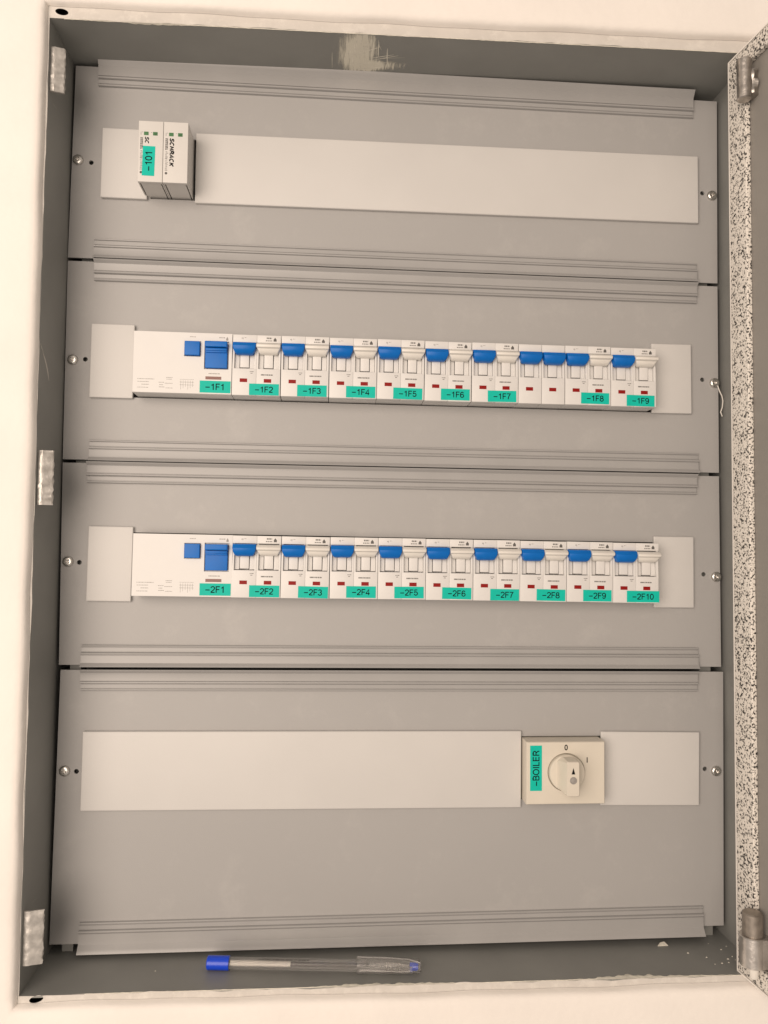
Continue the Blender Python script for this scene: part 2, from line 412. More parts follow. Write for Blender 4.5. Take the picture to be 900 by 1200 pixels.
for a in range(41):
    row = []
    for b in range(31):
        x, y = 180 + 76 * a / 40, -49 + 47 * b / 30
        row.append((x, y, ztop(x) - .035))
        e1 = ((x - 212) / 20) ** 2 + ((y + 27) / 40) ** 2; e2 = ((x - 231 + (y + 12) * .7) / 22) ** 2 + ((y + 14) / 9) ** 2
        cov.append(max(0, 1 - e1) * .85 * (1 if y < -6 else .9) + max(0, 1 - e2) * .6)
    rows.append(row)
fm.grid(rows)
fo = cpart('plaster_smear', fm, 'film')
at0 = fo.data.attributes.new('cover', 'FLOAT', 'POINT')
for k, v in enumerate(cov): at0.data[k].value = v
# scratches through the paint of the left side
def scratch(pix, wd):
    pts = []
    for i, (u, v) in enumerate(pix):
        d = ray(u, v); t = (X0 + .06 - CAM[0]) / d.x; q = Vector(CAM) + d * t
        ww = wd * (1 if 0 < i < len(pix) - 1 else .2)
        pts.append([(q.x, q.y - ww, q.z), (q.x, q.y + ww, q.z)])
    cpart('scratch', MB().grid(pts), 'flange')
scratch([(50, 412), (52.5, 420), (54.5, 428), (56, 436), (57.3, 446)], 1.1)
scratch([(47.5, 402), (49, 408), (51, 413)], .7)
scratch([(34, 1062), (38, 1057), (44, 1051)], 1.0)
scratch([(60, 119), (63, 123), (66.5, 127.5)], .7)
# rails the cover panels screw onto
for xa, xb in ((7, 15), (484, 493)):
    cpart('mounting_rail', MB().box(xa, xb, 6, 20, ZB + .05, ZTL - .1, .5), 'box')
# zinc strike plates for the door latches
for (u0, u1, v0, v1, sd) in ((58.5, 76, 57, 110, 1), (43.5, 62, 528, 592, 2), (32, 50.5, 1066, 1129, 3)):
    a_, b_ = at(u0, v0, -44), at(u1, v1, -44)
    zt_, zb_ = a_.z, b_.z
    wdt = max(8.5, b_.x - X0 - .3)
    f1, f2 = sm_noise(0, .22, sd, ((3, 1.), (8, .9), (19, .7))), sm_noise(0, .2, sd + 9, ((4, 1.), (11, .9)))
    e_ = wdt
    prof = [(X0 + .05, -46.4), (X0 + .8, -46.9), (X0 + e_ * .34, -46.9), (X0 + e_ * .42, -46.3), (X0 + e_ * .93, -44.8), (X0 + e_, -44.2), (X0 + e_, -43.4), (X0 + e_ * .4, -45.0), (X0 + .05, -45.2)]
    loops = []
    for k in range(19):
        t = k / 18; z = zb_ + (zt_ - zb_) * t
        loops.append([(x + (f1(t + i * .13) if 2 < i < 7 else 0), y + (f2(t + i * .21) if 0 < i < 6 else 0), z) for i, (x, y) in enumerate(prof)])
    cpart('strike_plate', MB().loft(loops), 'zinc', 40)

# ================================================================== COVER PANELS
scr_dome = MB()
def screw_mesh():
    mb = MB(); n = 32; rows = []
    prof = [(4.0, 0.0), (4.0, -.5), (3.75, -1.2), (3.2, -1.75), (2.5, -2.05), (2.15, -2.1)]
    for r, y in prof: rows.append([(r * math.cos(2 * math.pi * k / n), y, r * math.sin(2 * math.pi * k / n)) for k in range(n)])
    def rec(k, s): t = 2 * math.pi * k / n; return (.75 + 1.25 * abs(math.cos(2 * t)) ** 5) * s
    for s_, y in ((1, -2.12), (.92, -1.2), (.4, -.7), (.05, -.6)):
        rows.append([(rec(k, s_) * math.cos(2 * math.pi * k / n), y, rec(k, s_) * math.sin(2 * math.pi * k / n)) for k in range(n)])
    mb.grid(rows, closed=True)
    return mb.mesh('screw', 'screw', 35)
SCREW = screw_mesh()
PT = 1.5
def trim_mesh(A, B, outer, inward, c):
    """extruded edge strip from A to B (points on the panel edge), inward = -1 for strips under a top edge"""
    inn = lambda e: [(e, -.02), (e, -1.7), (e - .2, -2.1), (e - .55, -2.3), (e - .95, -2.25), (e - 1.3, -1.9), (e - 1.5, -1.2), (e - 1.9, -1.2), (e - 2.0, -1.7), (e - 4.6, -1.75),
                     (e - 4.75, -1.3), (e - 5.1, -1.3), (e - 5.3, -2.9), (e - 5.5, -3.3), (e - 5.9, -3.55), (e - 6.4, -3.5), (e - 6.8, -3.1), (e - 7.0, -2.2), (e - 7.35, -2.2), (e - 7.45, -2.8)]
    if outer: prof = inn(15.4) + [(3.6, -2.8), (.4, -3.0), (-2.2, -4.9), (-4.2, -6.4), (-4.7, -6.5), (-5.0, -6.2), (-4.9, -5.6), (-2.6, -3.6), (-.3, -1.2), (-.3, -.02)]
    else: prof = inn(14.6) + [(3.4, -2.8), (1.8, -3.1), (.4, -4.5), (-.2, -5.2), (-.6, -5.4), (-.95, -5.1), (-.95, -4.3), (-.3, -2.6), (-.3, -.02)]
    loops = [[(P.x - c[0], y - c[1], P.z + s_ * inward - c[2]) for s_, y in prof] for P in (A, B)]
    return MB().loft(loops)
PX = [  # corners TL TR BR BL, trim ends top (l, r) bottom (l, r), screws, holes
    dict(q=[(89, 77), (840, 119), (840.7, 332), (79.5, 301.5)], tt=(115.5, 812), tb=(109.5, 816.5), s=[(91, 186.5), (835, 228.5)], h=[(107, 190.5), (823, 226.5)], label='top grey cover panel around the pair of narrow relay modules'),
    dict(q=[(79.5, 305.5), (840.7, 335.8), (842.5, 554), (73.5, 538)], tt=(110.5, 816.5), tb=(104, 818.5), s=[(84.5, 421), (838, 448.5)], h=[(100, 421), (823, 445)], label='grey cover panel around the breaker row marked 1F1 to 1F9'),
    dict(q=[(73.5, 542), (842.5, 558.2), (845, 781.3), (69, 779)], tt=(102, 816.5), tb=(94.5, 818.5), s=[(79, 658), (840, 676)], h=[(93, 659), (824.5, 673)], label='grey cover panel around the breaker row marked 2F1 to 2F10'),
    dict(q=[(71, 785), (847.5, 787.3), (848, 1084.5), (57.8, 1107)], tt=(94.5, 817.5), tb=(91.5, 824.5), s=[(75, 904), (840, 904)], h=[(89.5, 904), (826, 901)], label='tall bottom grey cover panel around the boiler rotary switch'),
]
slots = [((58, 92.2, -52.9, -100.0),), ((46, 447, None, None),), ((47, 448, None, None),), ((340.5, 404, -500.9, -547.6),)]
ROW2 = dict(a=Vector((52.7, -17.5, -205.3)), b=Vector((440.9, -17.5, -207.3)))
ROW3 = dict(a=Vector((55.8, -17.5, -351.7)), b=Vector((441.9, -17.5, -354.6)))
HD = 44.6
for i, P in enumerate(PX):
    q = [at(u, v, 0) for u, v in P['q']]
    c = sum(q, Vector()) / 4; c.y = 0
    c = Vector((c.x, 0, min(q[2].z, q[3].z)))
    th = thing('cover_panel', P['label'], 'cover panel', c, group=None)
    x0, x1, za, zb_ = slots[i][0]
    if i in (1, 2):
        R_ = ROW2 if i == 1 else ROW3
        slope = (R_['b'].z - R_['a'].z) / (R_['b'].x - R_['a'].x)
        zf = lambda x: R_['a'].z + (x - R_['a'].x) * slope
        hole = [(x0, zf(x0) + .9), (x1, zf(x1) + .9), (x1, zf(x1) - HD - .9), (x0, zf(x0) - HD - .9)]
    else: hole = [(x0, za), (x1, za), (x1, zb_), (x0, zb_)]
    pl = MB()
    hs = [circle(p.x, p.z, 1.75, 20) for p in (at(u, v, 0) for u, v in P['h'])]
    pl.sheet([(v.x, v.z) for v in q], [hole] + hs, 0, PT)
    # folded edges of the sheet
    part('plate', relocate(pl, c), 'panel', th)
    def edge(pa, pb, u):
        for _ in range(1):
            A = at(u, 600, -2.5)
        t = (A.x - pa.x) / (pb.x - pa.x); return pa + (pb - pa) * t
    def edge2(pa, pb, u):
        vv = P['q'][0][1] if pa is q[0] else P['q'][3][1]
        A = at(u, vv, -2.5); t = (A.x - pa.x) / (pb.x - pa.x); return pa + (pb - pa) * t
    part('trim_strip', trim_mesh(edge2(q[0], q[1], P['tt'][0]), edge2(q[0], q[1], P['tt'][1]), i == 0, -1, c), 'trim', th, 30)
    part('trim_strip', trim_mesh(edge2(q[3], q[2], P['tb'][0]), edge2(q[3], q[2], P['tb'][1]), i == 3, 1, c), 'trim', th, 30)
    for k, (u, v) in enumerate(P['s']):
        p = at(u, v, -1.5); link('screw', SCREW, th, (p.x - c.x, -.02, p.z - c.z), random.uniform(0, 1.5))

# ================================================================== BLANKING STRIPS
def strip(label, pl_, pr_, h, cut=0):
    a_, b_ = Vector(pl_), Vector(pr_)
    L_ = (b_ - a_).length; ang = -math.atan2(b_.z - a_.z, b_.x - a_.x)
    mb = MB().box(0, L_, -3.0, -.03, -h, 0, .7, 3)
    for zz in (-.75, -h + .75): mb.box(.9, L_ - .9, -3.06, -2.9, zz - .1, zz + .1)
    # clip lugs reaching into the panel slot
    o = part('blanking_strip', mb, 'blank', smooth=40, loc=a_, ry=ang)
    return tag(o, label, 'blanking strip', 'plastic blanking strips over the cover slots')
strip('short blanking strip beside the module with the -101 sticker', (22.2, 0, -48.4), (56.3, 0, -48.6), 53)
strip('long plain blanking strip filling the rest of the relay module row', (91.3, 0, -49.2), (481.8, 0, -48.9), 53.6)
strip('short blanking strip butting against the switch marked -1F1', (18.2, 0, -196.8), (49.6, 0, -197.0), 55)
strip('short blanking strip beyond the breaker marked -1F9', (443.3, 0, -199.4), (475.0, 0, -199.3), 54.3)
strip('short blanking strip butting against the switch marked -2F1', (20.2, 0, -346.5), (52.2, 0, -346.8), 54.6)
strip('short blanking strip beyond the breaker marked -2F10', (444.5, 0, -349.2), (475.9, 0, -349.3), 54.4)
strip('long plain blanking strip leading up to the boiler switch', (20.1, 0, -495.0), (341.4, 0, -496.4), 56.4)
strip('blanking strip between the boiler switch and the panel screw', (402.6, 0, -497.2), (479.3, 0, -498.2), 54.8)

# ================================================================== DIN RAILS behind the panels carry the devices
for z in (-76.5, -228.5, -375.5, -524.3):
    cpart('din_rail', MB().box(X0 + 8.8, X1 - 10, 30.1, 34, z - 17.5, z + 17.5), 'zinc')

# ================================================================== DEVICES
W = (ROW2['b'].x - ROW2['a'].x) / 22
YD = -17.5
def dashes(mb, x, z, wd, y, h=.42, seed=0, fill=.75):
    rnd = random.Random(seed); e = x
    while e < x + wd:
        l = rnd.uniform(.35, 1.0)
        mb.box(e, min(e + l, x + wd), y - .02, y + .01, z - h / 2, z + h / 2); e += l + rnd.uniform(.15, .4)
def housing(w_):
    mb = MB()
    a, b = .14, w_ - .14
    mb.box(a, b, -9, 30, -HD, 0)
    mb.box(a, b, YD + .3, -8.9, -5.6, -.01, .3)
    mb.box(a, b, YD, -8.9, -HD + .01, -24.9, .35)
    for p, q in ((a, 1.55), (w_ - 1.55, b)):
        mb.hexa([(p, -8.9, -25.1), (q, -8.9, -25.1), (q, -8.9, -5.4), (p, -8.9, -5.4),
                 (p, YD + .1, -25.1), (q, YD + .1, -25.1), (q, -16.2, -5.4), (p, -16.2, -5.4)], .2)
    sl0, sl1 = 5.5, w_ - 5.7
    for p, q in ((1.75, sl0 - .5), (sl1 + .5, w_ - 1.75)):       # cheeks beside the slider, open slits around it
        mb.hexa([(p, -8.9, -24.4), (q, -8.9, -24.4), (q, -8.9, -8), (p, -8.9, -8),
                 (p, -15.4, -24.4), (q, -14.9, -24.4), (q, -13.4, -8), (p, -13.6, -8)], .15)
    mb.box(sl0, sl1, -15.6, -8.9, -23.8, -8, .2)
    return mb.mesh('housing', 'white', 40)
def lever(w_, z, hw, y, name, material):
    rows = []
    cx = w_ / 2
    for zz, h, yy in zip(z, hw, y):
        rows.append([(cx - h, -13.9 if zz > -12 else -15.7, zz), (cx - h, yy + .9, zz), (cx - h + .25, yy + .3, zz), (cx - h + .9, yy, zz),
                     (cx + h - .9, yy, zz), (cx + h - .25, yy + .3, zz), (cx + h, yy + .9, zz), (cx + h, -13.9 if zz > -12 else -15.7, zz)])
    mb = MB(); mb.loft(rows)
    return mb.mesh(name, material, 35)
HOUS = housing(W)
BLUE = lever(W, (-5.9, -6.3, -9.0, -11.2, -13.4, -14.5, -14.9), (8.3, 8.4, 8.4, 8.0, 7.0, 6.2, 5.2), (-18.4, -20.6, -22.6, -22.6, -21.6, -20.0, -18.8), 'toggle', 'blue')
PALE = lever(W, (-6.3, -6.8, -8.3, -9.8, -10.6, -12.0, -13.6, -14.3), (8.5, 8.75, 8.8, 8.75, 8.3, 7.4, 6.6, 6.2), (-18.2, -21.2, -23.0, -22.6, -20.6, -20.2, -18.8, -16.5), 'toggle', 'lever')
IND = MB().box(5.7, 11.1, YD - .1, YD + .3, -35.0, -32.3, .08).mesh('indicator', 'red')
def print_left():
    mb = MB()
    dashes(mb, 6.6, -2.6, 1.2, YD + .29, .9, 1); dashes(mb, 8.6, -2.2, 1.6, YD + .29, .4, 2)
    mb.box(7.4, 7.6, YD + .27, YD + .31, -3.7, -2)
    return mb.mesh('printed_text', 'pale_print')
def print_left2():
    mb = MB(); dashes(mb, 13, -27.2, 2.8, YD - .005, .5, 3); dashes(mb, 13.6, -28.4, 1.4, YD - .005, .5, 4)
    return mb.mesh('printed_text', 'print')
def print_right():
    mb = MB(); dashes(mb, 7.0, -2.1, 3.8, YD + .29, 1.1, 5); dashes(mb, 6.4, -4.0, 4.8, YD + .29, .7, 6)
    mb.loft([[(12.0, y, -4.4), (14.2, y, -4.4), (14.2, y, -3.0), (13.1, y, -1.5), (12.0, y, -3.0)] for y in (YD + .27, YD + .31)])
    dashes(mb, 3.4, -29.3, 8.6, YD - .005, .95, 7)
    return mb.mesh('printed_text', 'print')
PL, PL2, PR = print_left(), print_left2(), print_right()

def sticker(parent, x0, x1, z0, z1, y, txt, size, rot=0, jx=0, jz=0, tilt=0.):
    wd, hh = x1 - x0, z1 - z0
    st = part('sticker', MB().box(-wd / 2, wd / 2, -.12, 0, -hh / 2, hh / 2), 'teal', parent, loc=((x0 + x1) / 2 + jx, y - .01, (z0 + z1) / 2 + jz), ry=math.radians(tilt))
    put_text(txt, size, 0, -.12, 0, st, rot=rot, spacing=1.04, wide=1.2)
    return st
def place(row, k):
    a, b = row['a'], row['b']; d = (b - a) / 22
    p = a + d * k
    return Vector((p.x, 0, p.z)), -math.atan2(d.z, d.x)
def module(t, x, kind):
    link('housing', HOUS, t, (x, 0, 0)); link('toggle', BLUE if kind else PALE, t, (x, rs.uniform(-.1, .25), rs.uniform(-.2, .15))); link('indicator', IND, t, (x, 0, 0))
rs = random.Random(11)
def breaker(row, k, mark, group):
    p, ang = place(row, k)
    p = p + Vector((rs.uniform(-.06, .06), rs.uniform(-.2, .2), rs.uniform(-.18, .18))); ang += math.radians(rs.uniform(-.18, .18))
    t = thing('circuit_breaker', 'two-module circuit breaker with blue and white toggles, sticker -%s' % mark, 'circuit breaker', p, ang, group)
    module(t, .12, True); module(t, W - .12, False)
    link('printed_text', PL, t); link('printed_text', PL2, t); link('printed_text', PR, t, (W + .02, 0, 0))
    x1 = 34.1 if len(mark) < 4 else 35.4
    sticker(t, 12.6 if len(mark) < 4 else 10.6, x1, -43.9, -35.5, YD - .1, '-' + mark, 4.3, jx=rs.uniform(-.5, .35), jz=rs.uniform(-.5, .2), tilt=rs.uniform(-.7, .7))
def single(row, k, label, group):
    p, ang = place(row, k)
    t = thing('circuit_breaker', label, 'circuit breaker', p, ang, group)
    module(t, 0, True)
def rcd(row, mark):
    p, ang = place(row, 0)
    t = thing('residual_current_switch', 'wide four-module safety switch with square blue test button, sticker -%s' % mark, 'safety switch', p, ang)
    w4 = 4 * W - .12
    hb = MB()
    rec = [(50.6, -5.8), (68.2, -5.8), (68.2, -26.4), (50.6, -26.4)]
    btn = [(36.2, -6.2), (48.0, -6.2), (48.0, -17.4), (36.2, -17.4)]
    hb.sheet([(.1, -.02), (w4, -.02), (w4, -HD + .9), (w4, -HD + .1), (.1, -HD + .1)], [rec, btn], YD, YD + 2.5)
    hb.box(.1, w4, YD + 2.5, 30, -HD, 0)
    part('housing', hb, 'white', t)
    part('test_button', MB().box(36.7, 47.5, YD - 2.6, YD + 2.45, -16.9, -6.7, .45, 3), 'blue', t, 40)
    tg = MB()
    tg.box(51.4, 67.2, YD - 1.2, YD + 2.45, -25.6, -10.6, .4, 3)
    tg.box(51.4, 67.4, YD - 5.2, YD + 2.45, -11.0, -6.8, .7, 3)
    for zz, dd in ((-12.4, 3.6), (-13.6, 2.6)): tg.box(51.6, 67.0, YD - dd, YD, zz - .9, zz + .9, .5, 2)
    part('toggle', tg, 'blue', t, 40)
    part('indicator', MB().box(51.8, 63.2, YD - .08, YD + .2, -33.9, -31.7, .06), 'brown', t)
    pr = MB()
    dashes(pr, 40, -3.0, 4.2, YD, .6, 31); dashes(pr, 61, -3.0, 4.4, YD, .7, 32); dashes(pr, 54, -29.6, 8, YD, .7, 33)
    pr.loft([[(66, y, -5), (67.6, y, -5), (67.6, y, -3.8), (66.8, y, -2.2), (66, y, -3.8)] for y in (YD - .02, YD + .01)])
    part('printed_text', pr, 'pale_print', t)
    pr = MB()
    for k, (x, z, wd) in enumerate(((3.4, -34.8, 12), (3.6, -36.8, 8), (6.4, -38.8, 5.5), (3.4, -41, 8), (23.8, -33.4, 4.5), (24, -34.6, 4), (18.6, -37, 4), (23, -37.6, 5.4), (18.8, -40.4, 4), (23.6, -41, 5), (19, -38.8, 3))):
        dashes(pr, x, z, wd, YD, .45, 40 + k)
    for k in range(6): pr.box(34.2 + k * 1.7, 34.4 + k * 1.7, YD - .02, YD + .01, -41.8 + (k % 3), -35.2)
    for k in range(3): dashes(pr, 33.6, -34.4 - k * 2.0, 10, YD, .3, 60 + k)
    part('printed_text', pr, 'pale_print', t)
    sticker(t, w4 - 22.6, w4 - .5, -43.6, -34.9, YD - .05, '-' + mark, 4.6, tilt=rs.uniform(-.4, .6))
rcd(ROW2, '1F1')
g2 = 'circuit breakers in the two rows'
for k, mk in zip((4, 6, 8, 10, 12, 14), ('1F2', '1F3', '1F4', '1F5', '1F6', '1F7')): breaker(ROW2, k, mk, g2)
single(ROW2, 16, 'single-module breaker without sticker, next to the -1F7 breaker', g2)
single(ROW2, 17, 'single-module breaker without sticker, next to the -1F8 breaker', g2)
breaker(ROW2, 18, '1F8', g2); breaker(ROW2, 20, '1F9', g2)
rcd(ROW3, '2F1')
for k in range(9): breaker(ROW3, 4 + 2 * k, '2F%d' % (k + 2), g2)

# ---- the two narrow modules of the top row
MW, MH, YM = 17.65, 44.8, -26.0
def relay(x, label, with_sticker):
    t = thing('relay_module', label, 'relay module', (x, 0, -54.2), 0.0, 'narrow modules of the top row')
    a, b = .08, MW - .08
    hb = MB().box(a, b, YM, YM + 3.2, -MH, 0, .35, 3)
    hb.box(a + 1.7, b - 1.7, YM + 3.1, 30, -MH + .3, -.3)
    hb.box(a, a + .75, YM + 3.1, 30, -MH + .2, -.2); hb.box(b - .75, b, YM + 3.1, 30, -MH + .2, -.2)
    hb.box(a + .7, a + 1.8, YM + 3.1, 30, -MH + 3, -3); hb.box(b - 1.8, b - .7, YM + 3.1, 30, -MH + 3, -3)
    part('housing', hb, 'module', t, 40)
    for xx in (3.9, 10.3):
        part('indicator', MB().box(xx, xx + 3.3, YM - .06, YM + .2, -10.6, -8.0, .05), 'green', t)
    pr = MB()
    pr.box(1.7, 1.95, YM - .02, YM + .01, -10.6, -8.2); pr.box(2.6, 3.2, YM - .02, YM + .01, -8.5, -8.2); pr.box(9.0, 9.6, YM - .02, YM + .01, -8.6, -8.3)
    rnd = random.Random(5)
    for col, z0, z1 in ((1.9, -12.2, -20.5), (2.9, -12.2, -20.0)):        # small print running down the face
        z = z0
        while z > z1:
            l = rnd.uniform(.4, 1.1); pr.box(col - .42, col + .42, YM - .02, YM + .01, z - l, z); z -= l + rnd.uniform(.15, .35)
    z = -22.0
    while z > -36.5:
        l = rnd.uniform(.35, .6); xx = 1.4 + rnd.uniform(0, .5); pr.box(xx, xx + rnd.uniform(1.0, 1.9), YM - .02, YM + .01, z - l * .75, z); z -= l + rnd.uniform(.3, .5)
    part('printed_text', pr, 'print', t)
    pr = MB(); pr.cyl((2.4, YM - .02, -38.0), (2.4, YM + .01, -38.0), .95, n=12); part('printed_text', pr, 'print', t)
    if with_sticker:
        sticker(t, 3.2, 12.0, -40.4, -18.6, YM - .02, '-101', 4.9, rot=90, tilt=1.0)
        put_text('SC', 2.6, 6.1, YM, -14.4, t, rot=-90, shear=.25, stroke=.27, spacing=1.1, wide=1.3, name='printed_text')
    else:
        put_text('SCHRACK', 2.8, 6.1, YM, -22.6, t, rot=-90, shear=.25, stroke=.30, spacing=1.10, wide=1.40, name='printed_text')
relay(54.4, 'narrow white relay module carrying the upright -101 sticker', True)
relay(54.4 + MW + .1, 'narrow white relay module without sticker, next to the -101 one', False)

# ---- rotary boiler switch
YS = -15.0
swp = thing('rotary_switch', 'cream rotary switch with turn knob and -BOILER sticker', 'rotary switch', (342.3, 0, -501.6))
SW, SH = 58.8, 45.4
kc = at(663.6, 905, YS); kx, kz = kc.x - 342.3, kc.z + 501.6
hb = MB()
hb.sheet([(.6, -.6), (SW - .6, -.6), (SW - .6, -SH + .6), (.6, -SH + .6)], [circle(kx, kz, 14.0, 48)], YS, YS + 2.0)
hb.loft([[(0 + e, y, 0 - e), (SW - e, y, 0 - e), (SW - e, y, -SH + e), (0 + e, y, -SH + e)] for e, y in ((.58, YS + .03), (.25, YS + .2), (0, YS + .8), (0, YS + 6))][0:2] and
        [[(e, y, -e), (SW - e, y, -e), (SW - e, y, -SH + e), (e, y, -SH + e)] for e, y in ((0.0, YS + 2.0), (0, 30))])
ring = [[(e, y, -e), (SW - e, y, -e), (SW - e, y, -SH + e), (e, y, -SH + e)] for e, y in ((.6, YS), (.2, YS + .35), (0, YS + .9), (0, YS + 2.0))]
hb.grid(ring, closed=True)
part('housing', hb, 'cream', swp, 30)
kn = MB()
kn.cyl((kx, YS + 1.98, kz), (kx, YS - 3.2, kz), 13.4, 13.1, n=56, bev=.5)
def oct_loop(hw, zt, zb, ch, y):
    return [(kx - hw + ch, y, kz + zt), (kx + hw - ch, y, kz + zt), (kx + hw, y, kz + zt - ch), (kx + hw, y, kz + zb + ch),
            (kx + hw - ch, y, kz + zb), (kx - hw + ch, y, kz + zb), (kx - hw, y, kz + zb + ch), (kx - hw, y, kz + zt - ch)]
kn.loft([oct_loop(8.0, 12.2, -12.6, 3.4, YS - 3.0), oct_loop(6.2, 12.2, -12.8, 2.2, YS - 6), oct_loop(4.7, 12.0, -12.6, .9, YS - 16.4), oct_loop(4.2, 11.5, -12.1, .8, YS - 17.0)])
knob = part('knob', kn, 'cream', swp, 32)
yk = YS - 17.0
part('arrow_mark', MB().loft([[(kx - 1.35, y, kz + 3.2), (kx + 1.35, y, kz + 3.2), (kx, y, kz + 7.8)] for y in (yk - .02, yk + .05)]), 'ink', knob)
cap = MB(); n_ = 28
cap.grid([[(kx + r * math.cos(2 * math.pi * k / n_), y, kz - 1.2 + r * math.sin(2 * math.pi * k / n_)) for k in range(n_)] for r, y in ((2.6, yk + .02), (2.5, yk - .35), (2.1, yk - .4), (1.9, yk - .05), (1.3, yk - .2), (.01, yk - .5))], closed=True)
part('screw_cap', cap, 'pale_print', knob, 50)
put_text('0', 3.9, kx - .1, YS, kz + 18.0, swp, stroke=.19, name='position_mark')
put_text('I', 3.9, kx + 15.7, YS, kz + 8.8, swp, stroke=.19, name='position_mark')
sticker(swp, 2.6, 11.4, -35.4, -2.6, YS - .01, '-BOILER', 4.8, rot=90)

# ================================================================== DOOR swung open on the right
DA = math.radians(85)
dorg = Vector((488.4, -50.3, 0))
dd = Vector((math.cos(DA), -math.sin(DA), 0)); dn = Vector((-math.sin(DA), -math.cos(DA), 0))   # along the leaf, out of its inner face
door = thing('cabinet_door', 'steel cabinet door with speckled foam seal, standing open on its hinges', 'door', (488.4, -50.3, -652.5))
door.rotation_euler.z = math.atan2(dd.y, dd.x)
# local frame: x along the leaf, y = away from the inner face, z up; inner face normal is -y
def ondoor(u, v, n=0.):
    r = ray(u, v); o = dorg + dn * n; t = (o - Vector(CAM)).dot(dn) / r.dot(dn); q = Vector(CAM) + r * t
    return (q - dorg).dot(dd), q.z + 652.5
DH, DW, DE = 652.0, 488.0, -5.0
ly = -1    # inner side is local y < 0 ?
chk = Matrix.Rotation(door.rotation_euler.z, 3, 'Z') @ Vector((0, 1, 0))
ly = 1 if chk.dot(dn) > 0 else -1
part('leaf', MB().box(DE, DE + DW, *(sorted((-ly * 16, 0))), 0, DH, .6), 'doorgrey', door)
sk = MB()
sk.box(DE - 1.3, DE - .02, *(sorted((-ly * 17, ly * 3.2))), -.8, DH + .8, .3)
sk.box(DE - 1.3, DE + DW + 1, *(sorted((-ly * 17, ly * 3.2))), DH + .05, DH + 1.3, .3)
sk.box(DE - 1.3, DE + DW + 1, *(sorted((-ly * 17, ly * 3.2))), -1.3, -.05, .3)
sk.box(DE - 1.3, DE + DW + 1, *(sorted((-ly * 17.6, -ly * 16.1))), -1.3, DH + 1.3, .3)
part('outer_skin', sk, 'wall', door)
GW = 19.5
gk = MB()
def gbox(a, b, c_, d_): gk.box(a, b, *(sorted((0.02 * ly, ly * 4.0))), c_, d_, .9, 3)
gbox(DE + 1.2, DE + GW + 1.2, 14.2, DH - 14.2)
gbox(DE + 1.2, DE + DW - 2, DH - 14.1, DH - 1)
gbox(DE + 1.2, DE + DW - 2, 1, 14.1)
gbox(DE + DW - 22, DE + DW - 2, 14.2, DH - 14.2)
part('foam_seal', gk, 'foam', door, 50)
# top hinge: knuckle plus crimped leaf
def dp(u, v, n): a_, z_ = ondoor(u, v, n); return a_, ly * n, z_
n1 = 9.0
a0 = dp(874, 68, n1); a1 = dp(872.5, 117, n1)
kb = MB().cyl((a1[0], a1[1], a1[2]), (a1[0], a0[1], a0[2]), 5.0, n=28, bev=.6)
hg = part('hinge', kb, 'hinge', door, 40)
lf = MB(); loops = []
for k in range(15):
    t = k / 14; z = a1[2] + 3 + (a0[2] - a1[2] - 11) * t; bl = .9 * math.sin(t * 9.5 + .6)
    loops.append([(a1[0] - 4, ly * .1, z), (a1[0] - 4, ly * 8, z), (a1[0] + 2.5 + bl, ly * 7.5, z), (a1[0] + 4.5 + bl, ly * 5.0, z), (a1[0] + 4.8 - bl, ly * 2.0, z), (a1[0] + 2.6, ly * .1, z)])
lf.loft(loops); part('hinge_leaf', lf, 'hinge', hg, 40)
# bottom hinge: pin barrel, clasp and nylon tip
b0 = dp(882, 1069, n1); b1 = dp(882, 1096, n1); b2 = dp(882, 1130, n1); b3 = dp(884, 1147, n1)
hg = part('hinge', MB().cyl((b1[0], b1[1], b1[2]), (b1[0], b1[1], b0[2]), 6.6, n=28, bev=.7), 'brass', door, 40)
cl = MB().cyl((b1[0], b1[1], b2[2]), (b1[0], b1[1], b1[2] + .5), 8.6, n=36, bev=.5)
cl.box(b1[0] - 8.4, b1[0] + 8.4, *(sorted((ly * -3, ly * (n1)))), b2[2] + .3, b1[2] + .2, .6)
cl.box(b1[0] + 7, b1[0] + 9.3, *(sorted((ly * .8, ly * 2.2))), b2[2] + .2, b1[2] + .4, .3)
part('hinge_clasp', cl, 'clasp', hg, 40)
part('hinge_tip', MB().cyl((b1[0] + 1.0, b1[1], b3[2]), (b1[0] + 1.0, b1[1], b2[2] - .05), 2.6, 3.4, n=20, bev=.8), 'nylon', hg, 50)

# ================================================================== LOOSE THINGS
# ballpoint pen lying on the cabinet floor
pa, pb = atz(243, 1128, ZB + 4.9), atz(493, 1133, ZB + 4.9)
pl_ = (pb - pa).length; d_ = (pb - pa).normalized()
pen = thing('ballpoint_pen', 'clear ballpoint pen with blue end plug lying on the cabinet floor', 'pen', (pa.x, pa.y, ZB))
pen.rotation_euler.z = math.atan2(d_.y, d_.x)
def hexring(x, r, z=4.9, n=6): return [(x, r * math.cos(2 * math.pi * (k + .5) / n), z + r * math.sin(2 * math.pi * (k + .5) / n)) for k in range(n)]
def rring(x, r, z=4.9, n=20): return hexring(x, r, z, n)
LN = pl_
part('barrel', MB().loft([hexring(15.5, 4.35), hexring(LN - 38, 4.35), hexring(LN - 38, 2.9), hexring(15.5, 2.9)]), 'clear', pen)
part('end_plug', MB().loft([rring(0, 4.0), rring(.5, 4.6), rring(15.3, 4.65), rring(15.45, 4.4)]), 'penblue', pen, 40)
part('ink_tube', MB().loft([rring(58, 1.25), rring(LN - 36, 1.25)]), 'print', pen, 50)
part('refill_tube', MB().loft([rring(16, 1.6), rring(57.9, 1.6)]), 'nylon', pen, 50)
pr = MB(); e = 36; rnd = random.Random(3)
while e < 70:
    l = rnd.uniform(1, 3); pr.box(e, e + l, -2.3, -1.0, 8.62, 8.66); e += l + rnd.uniform(.4, 1)
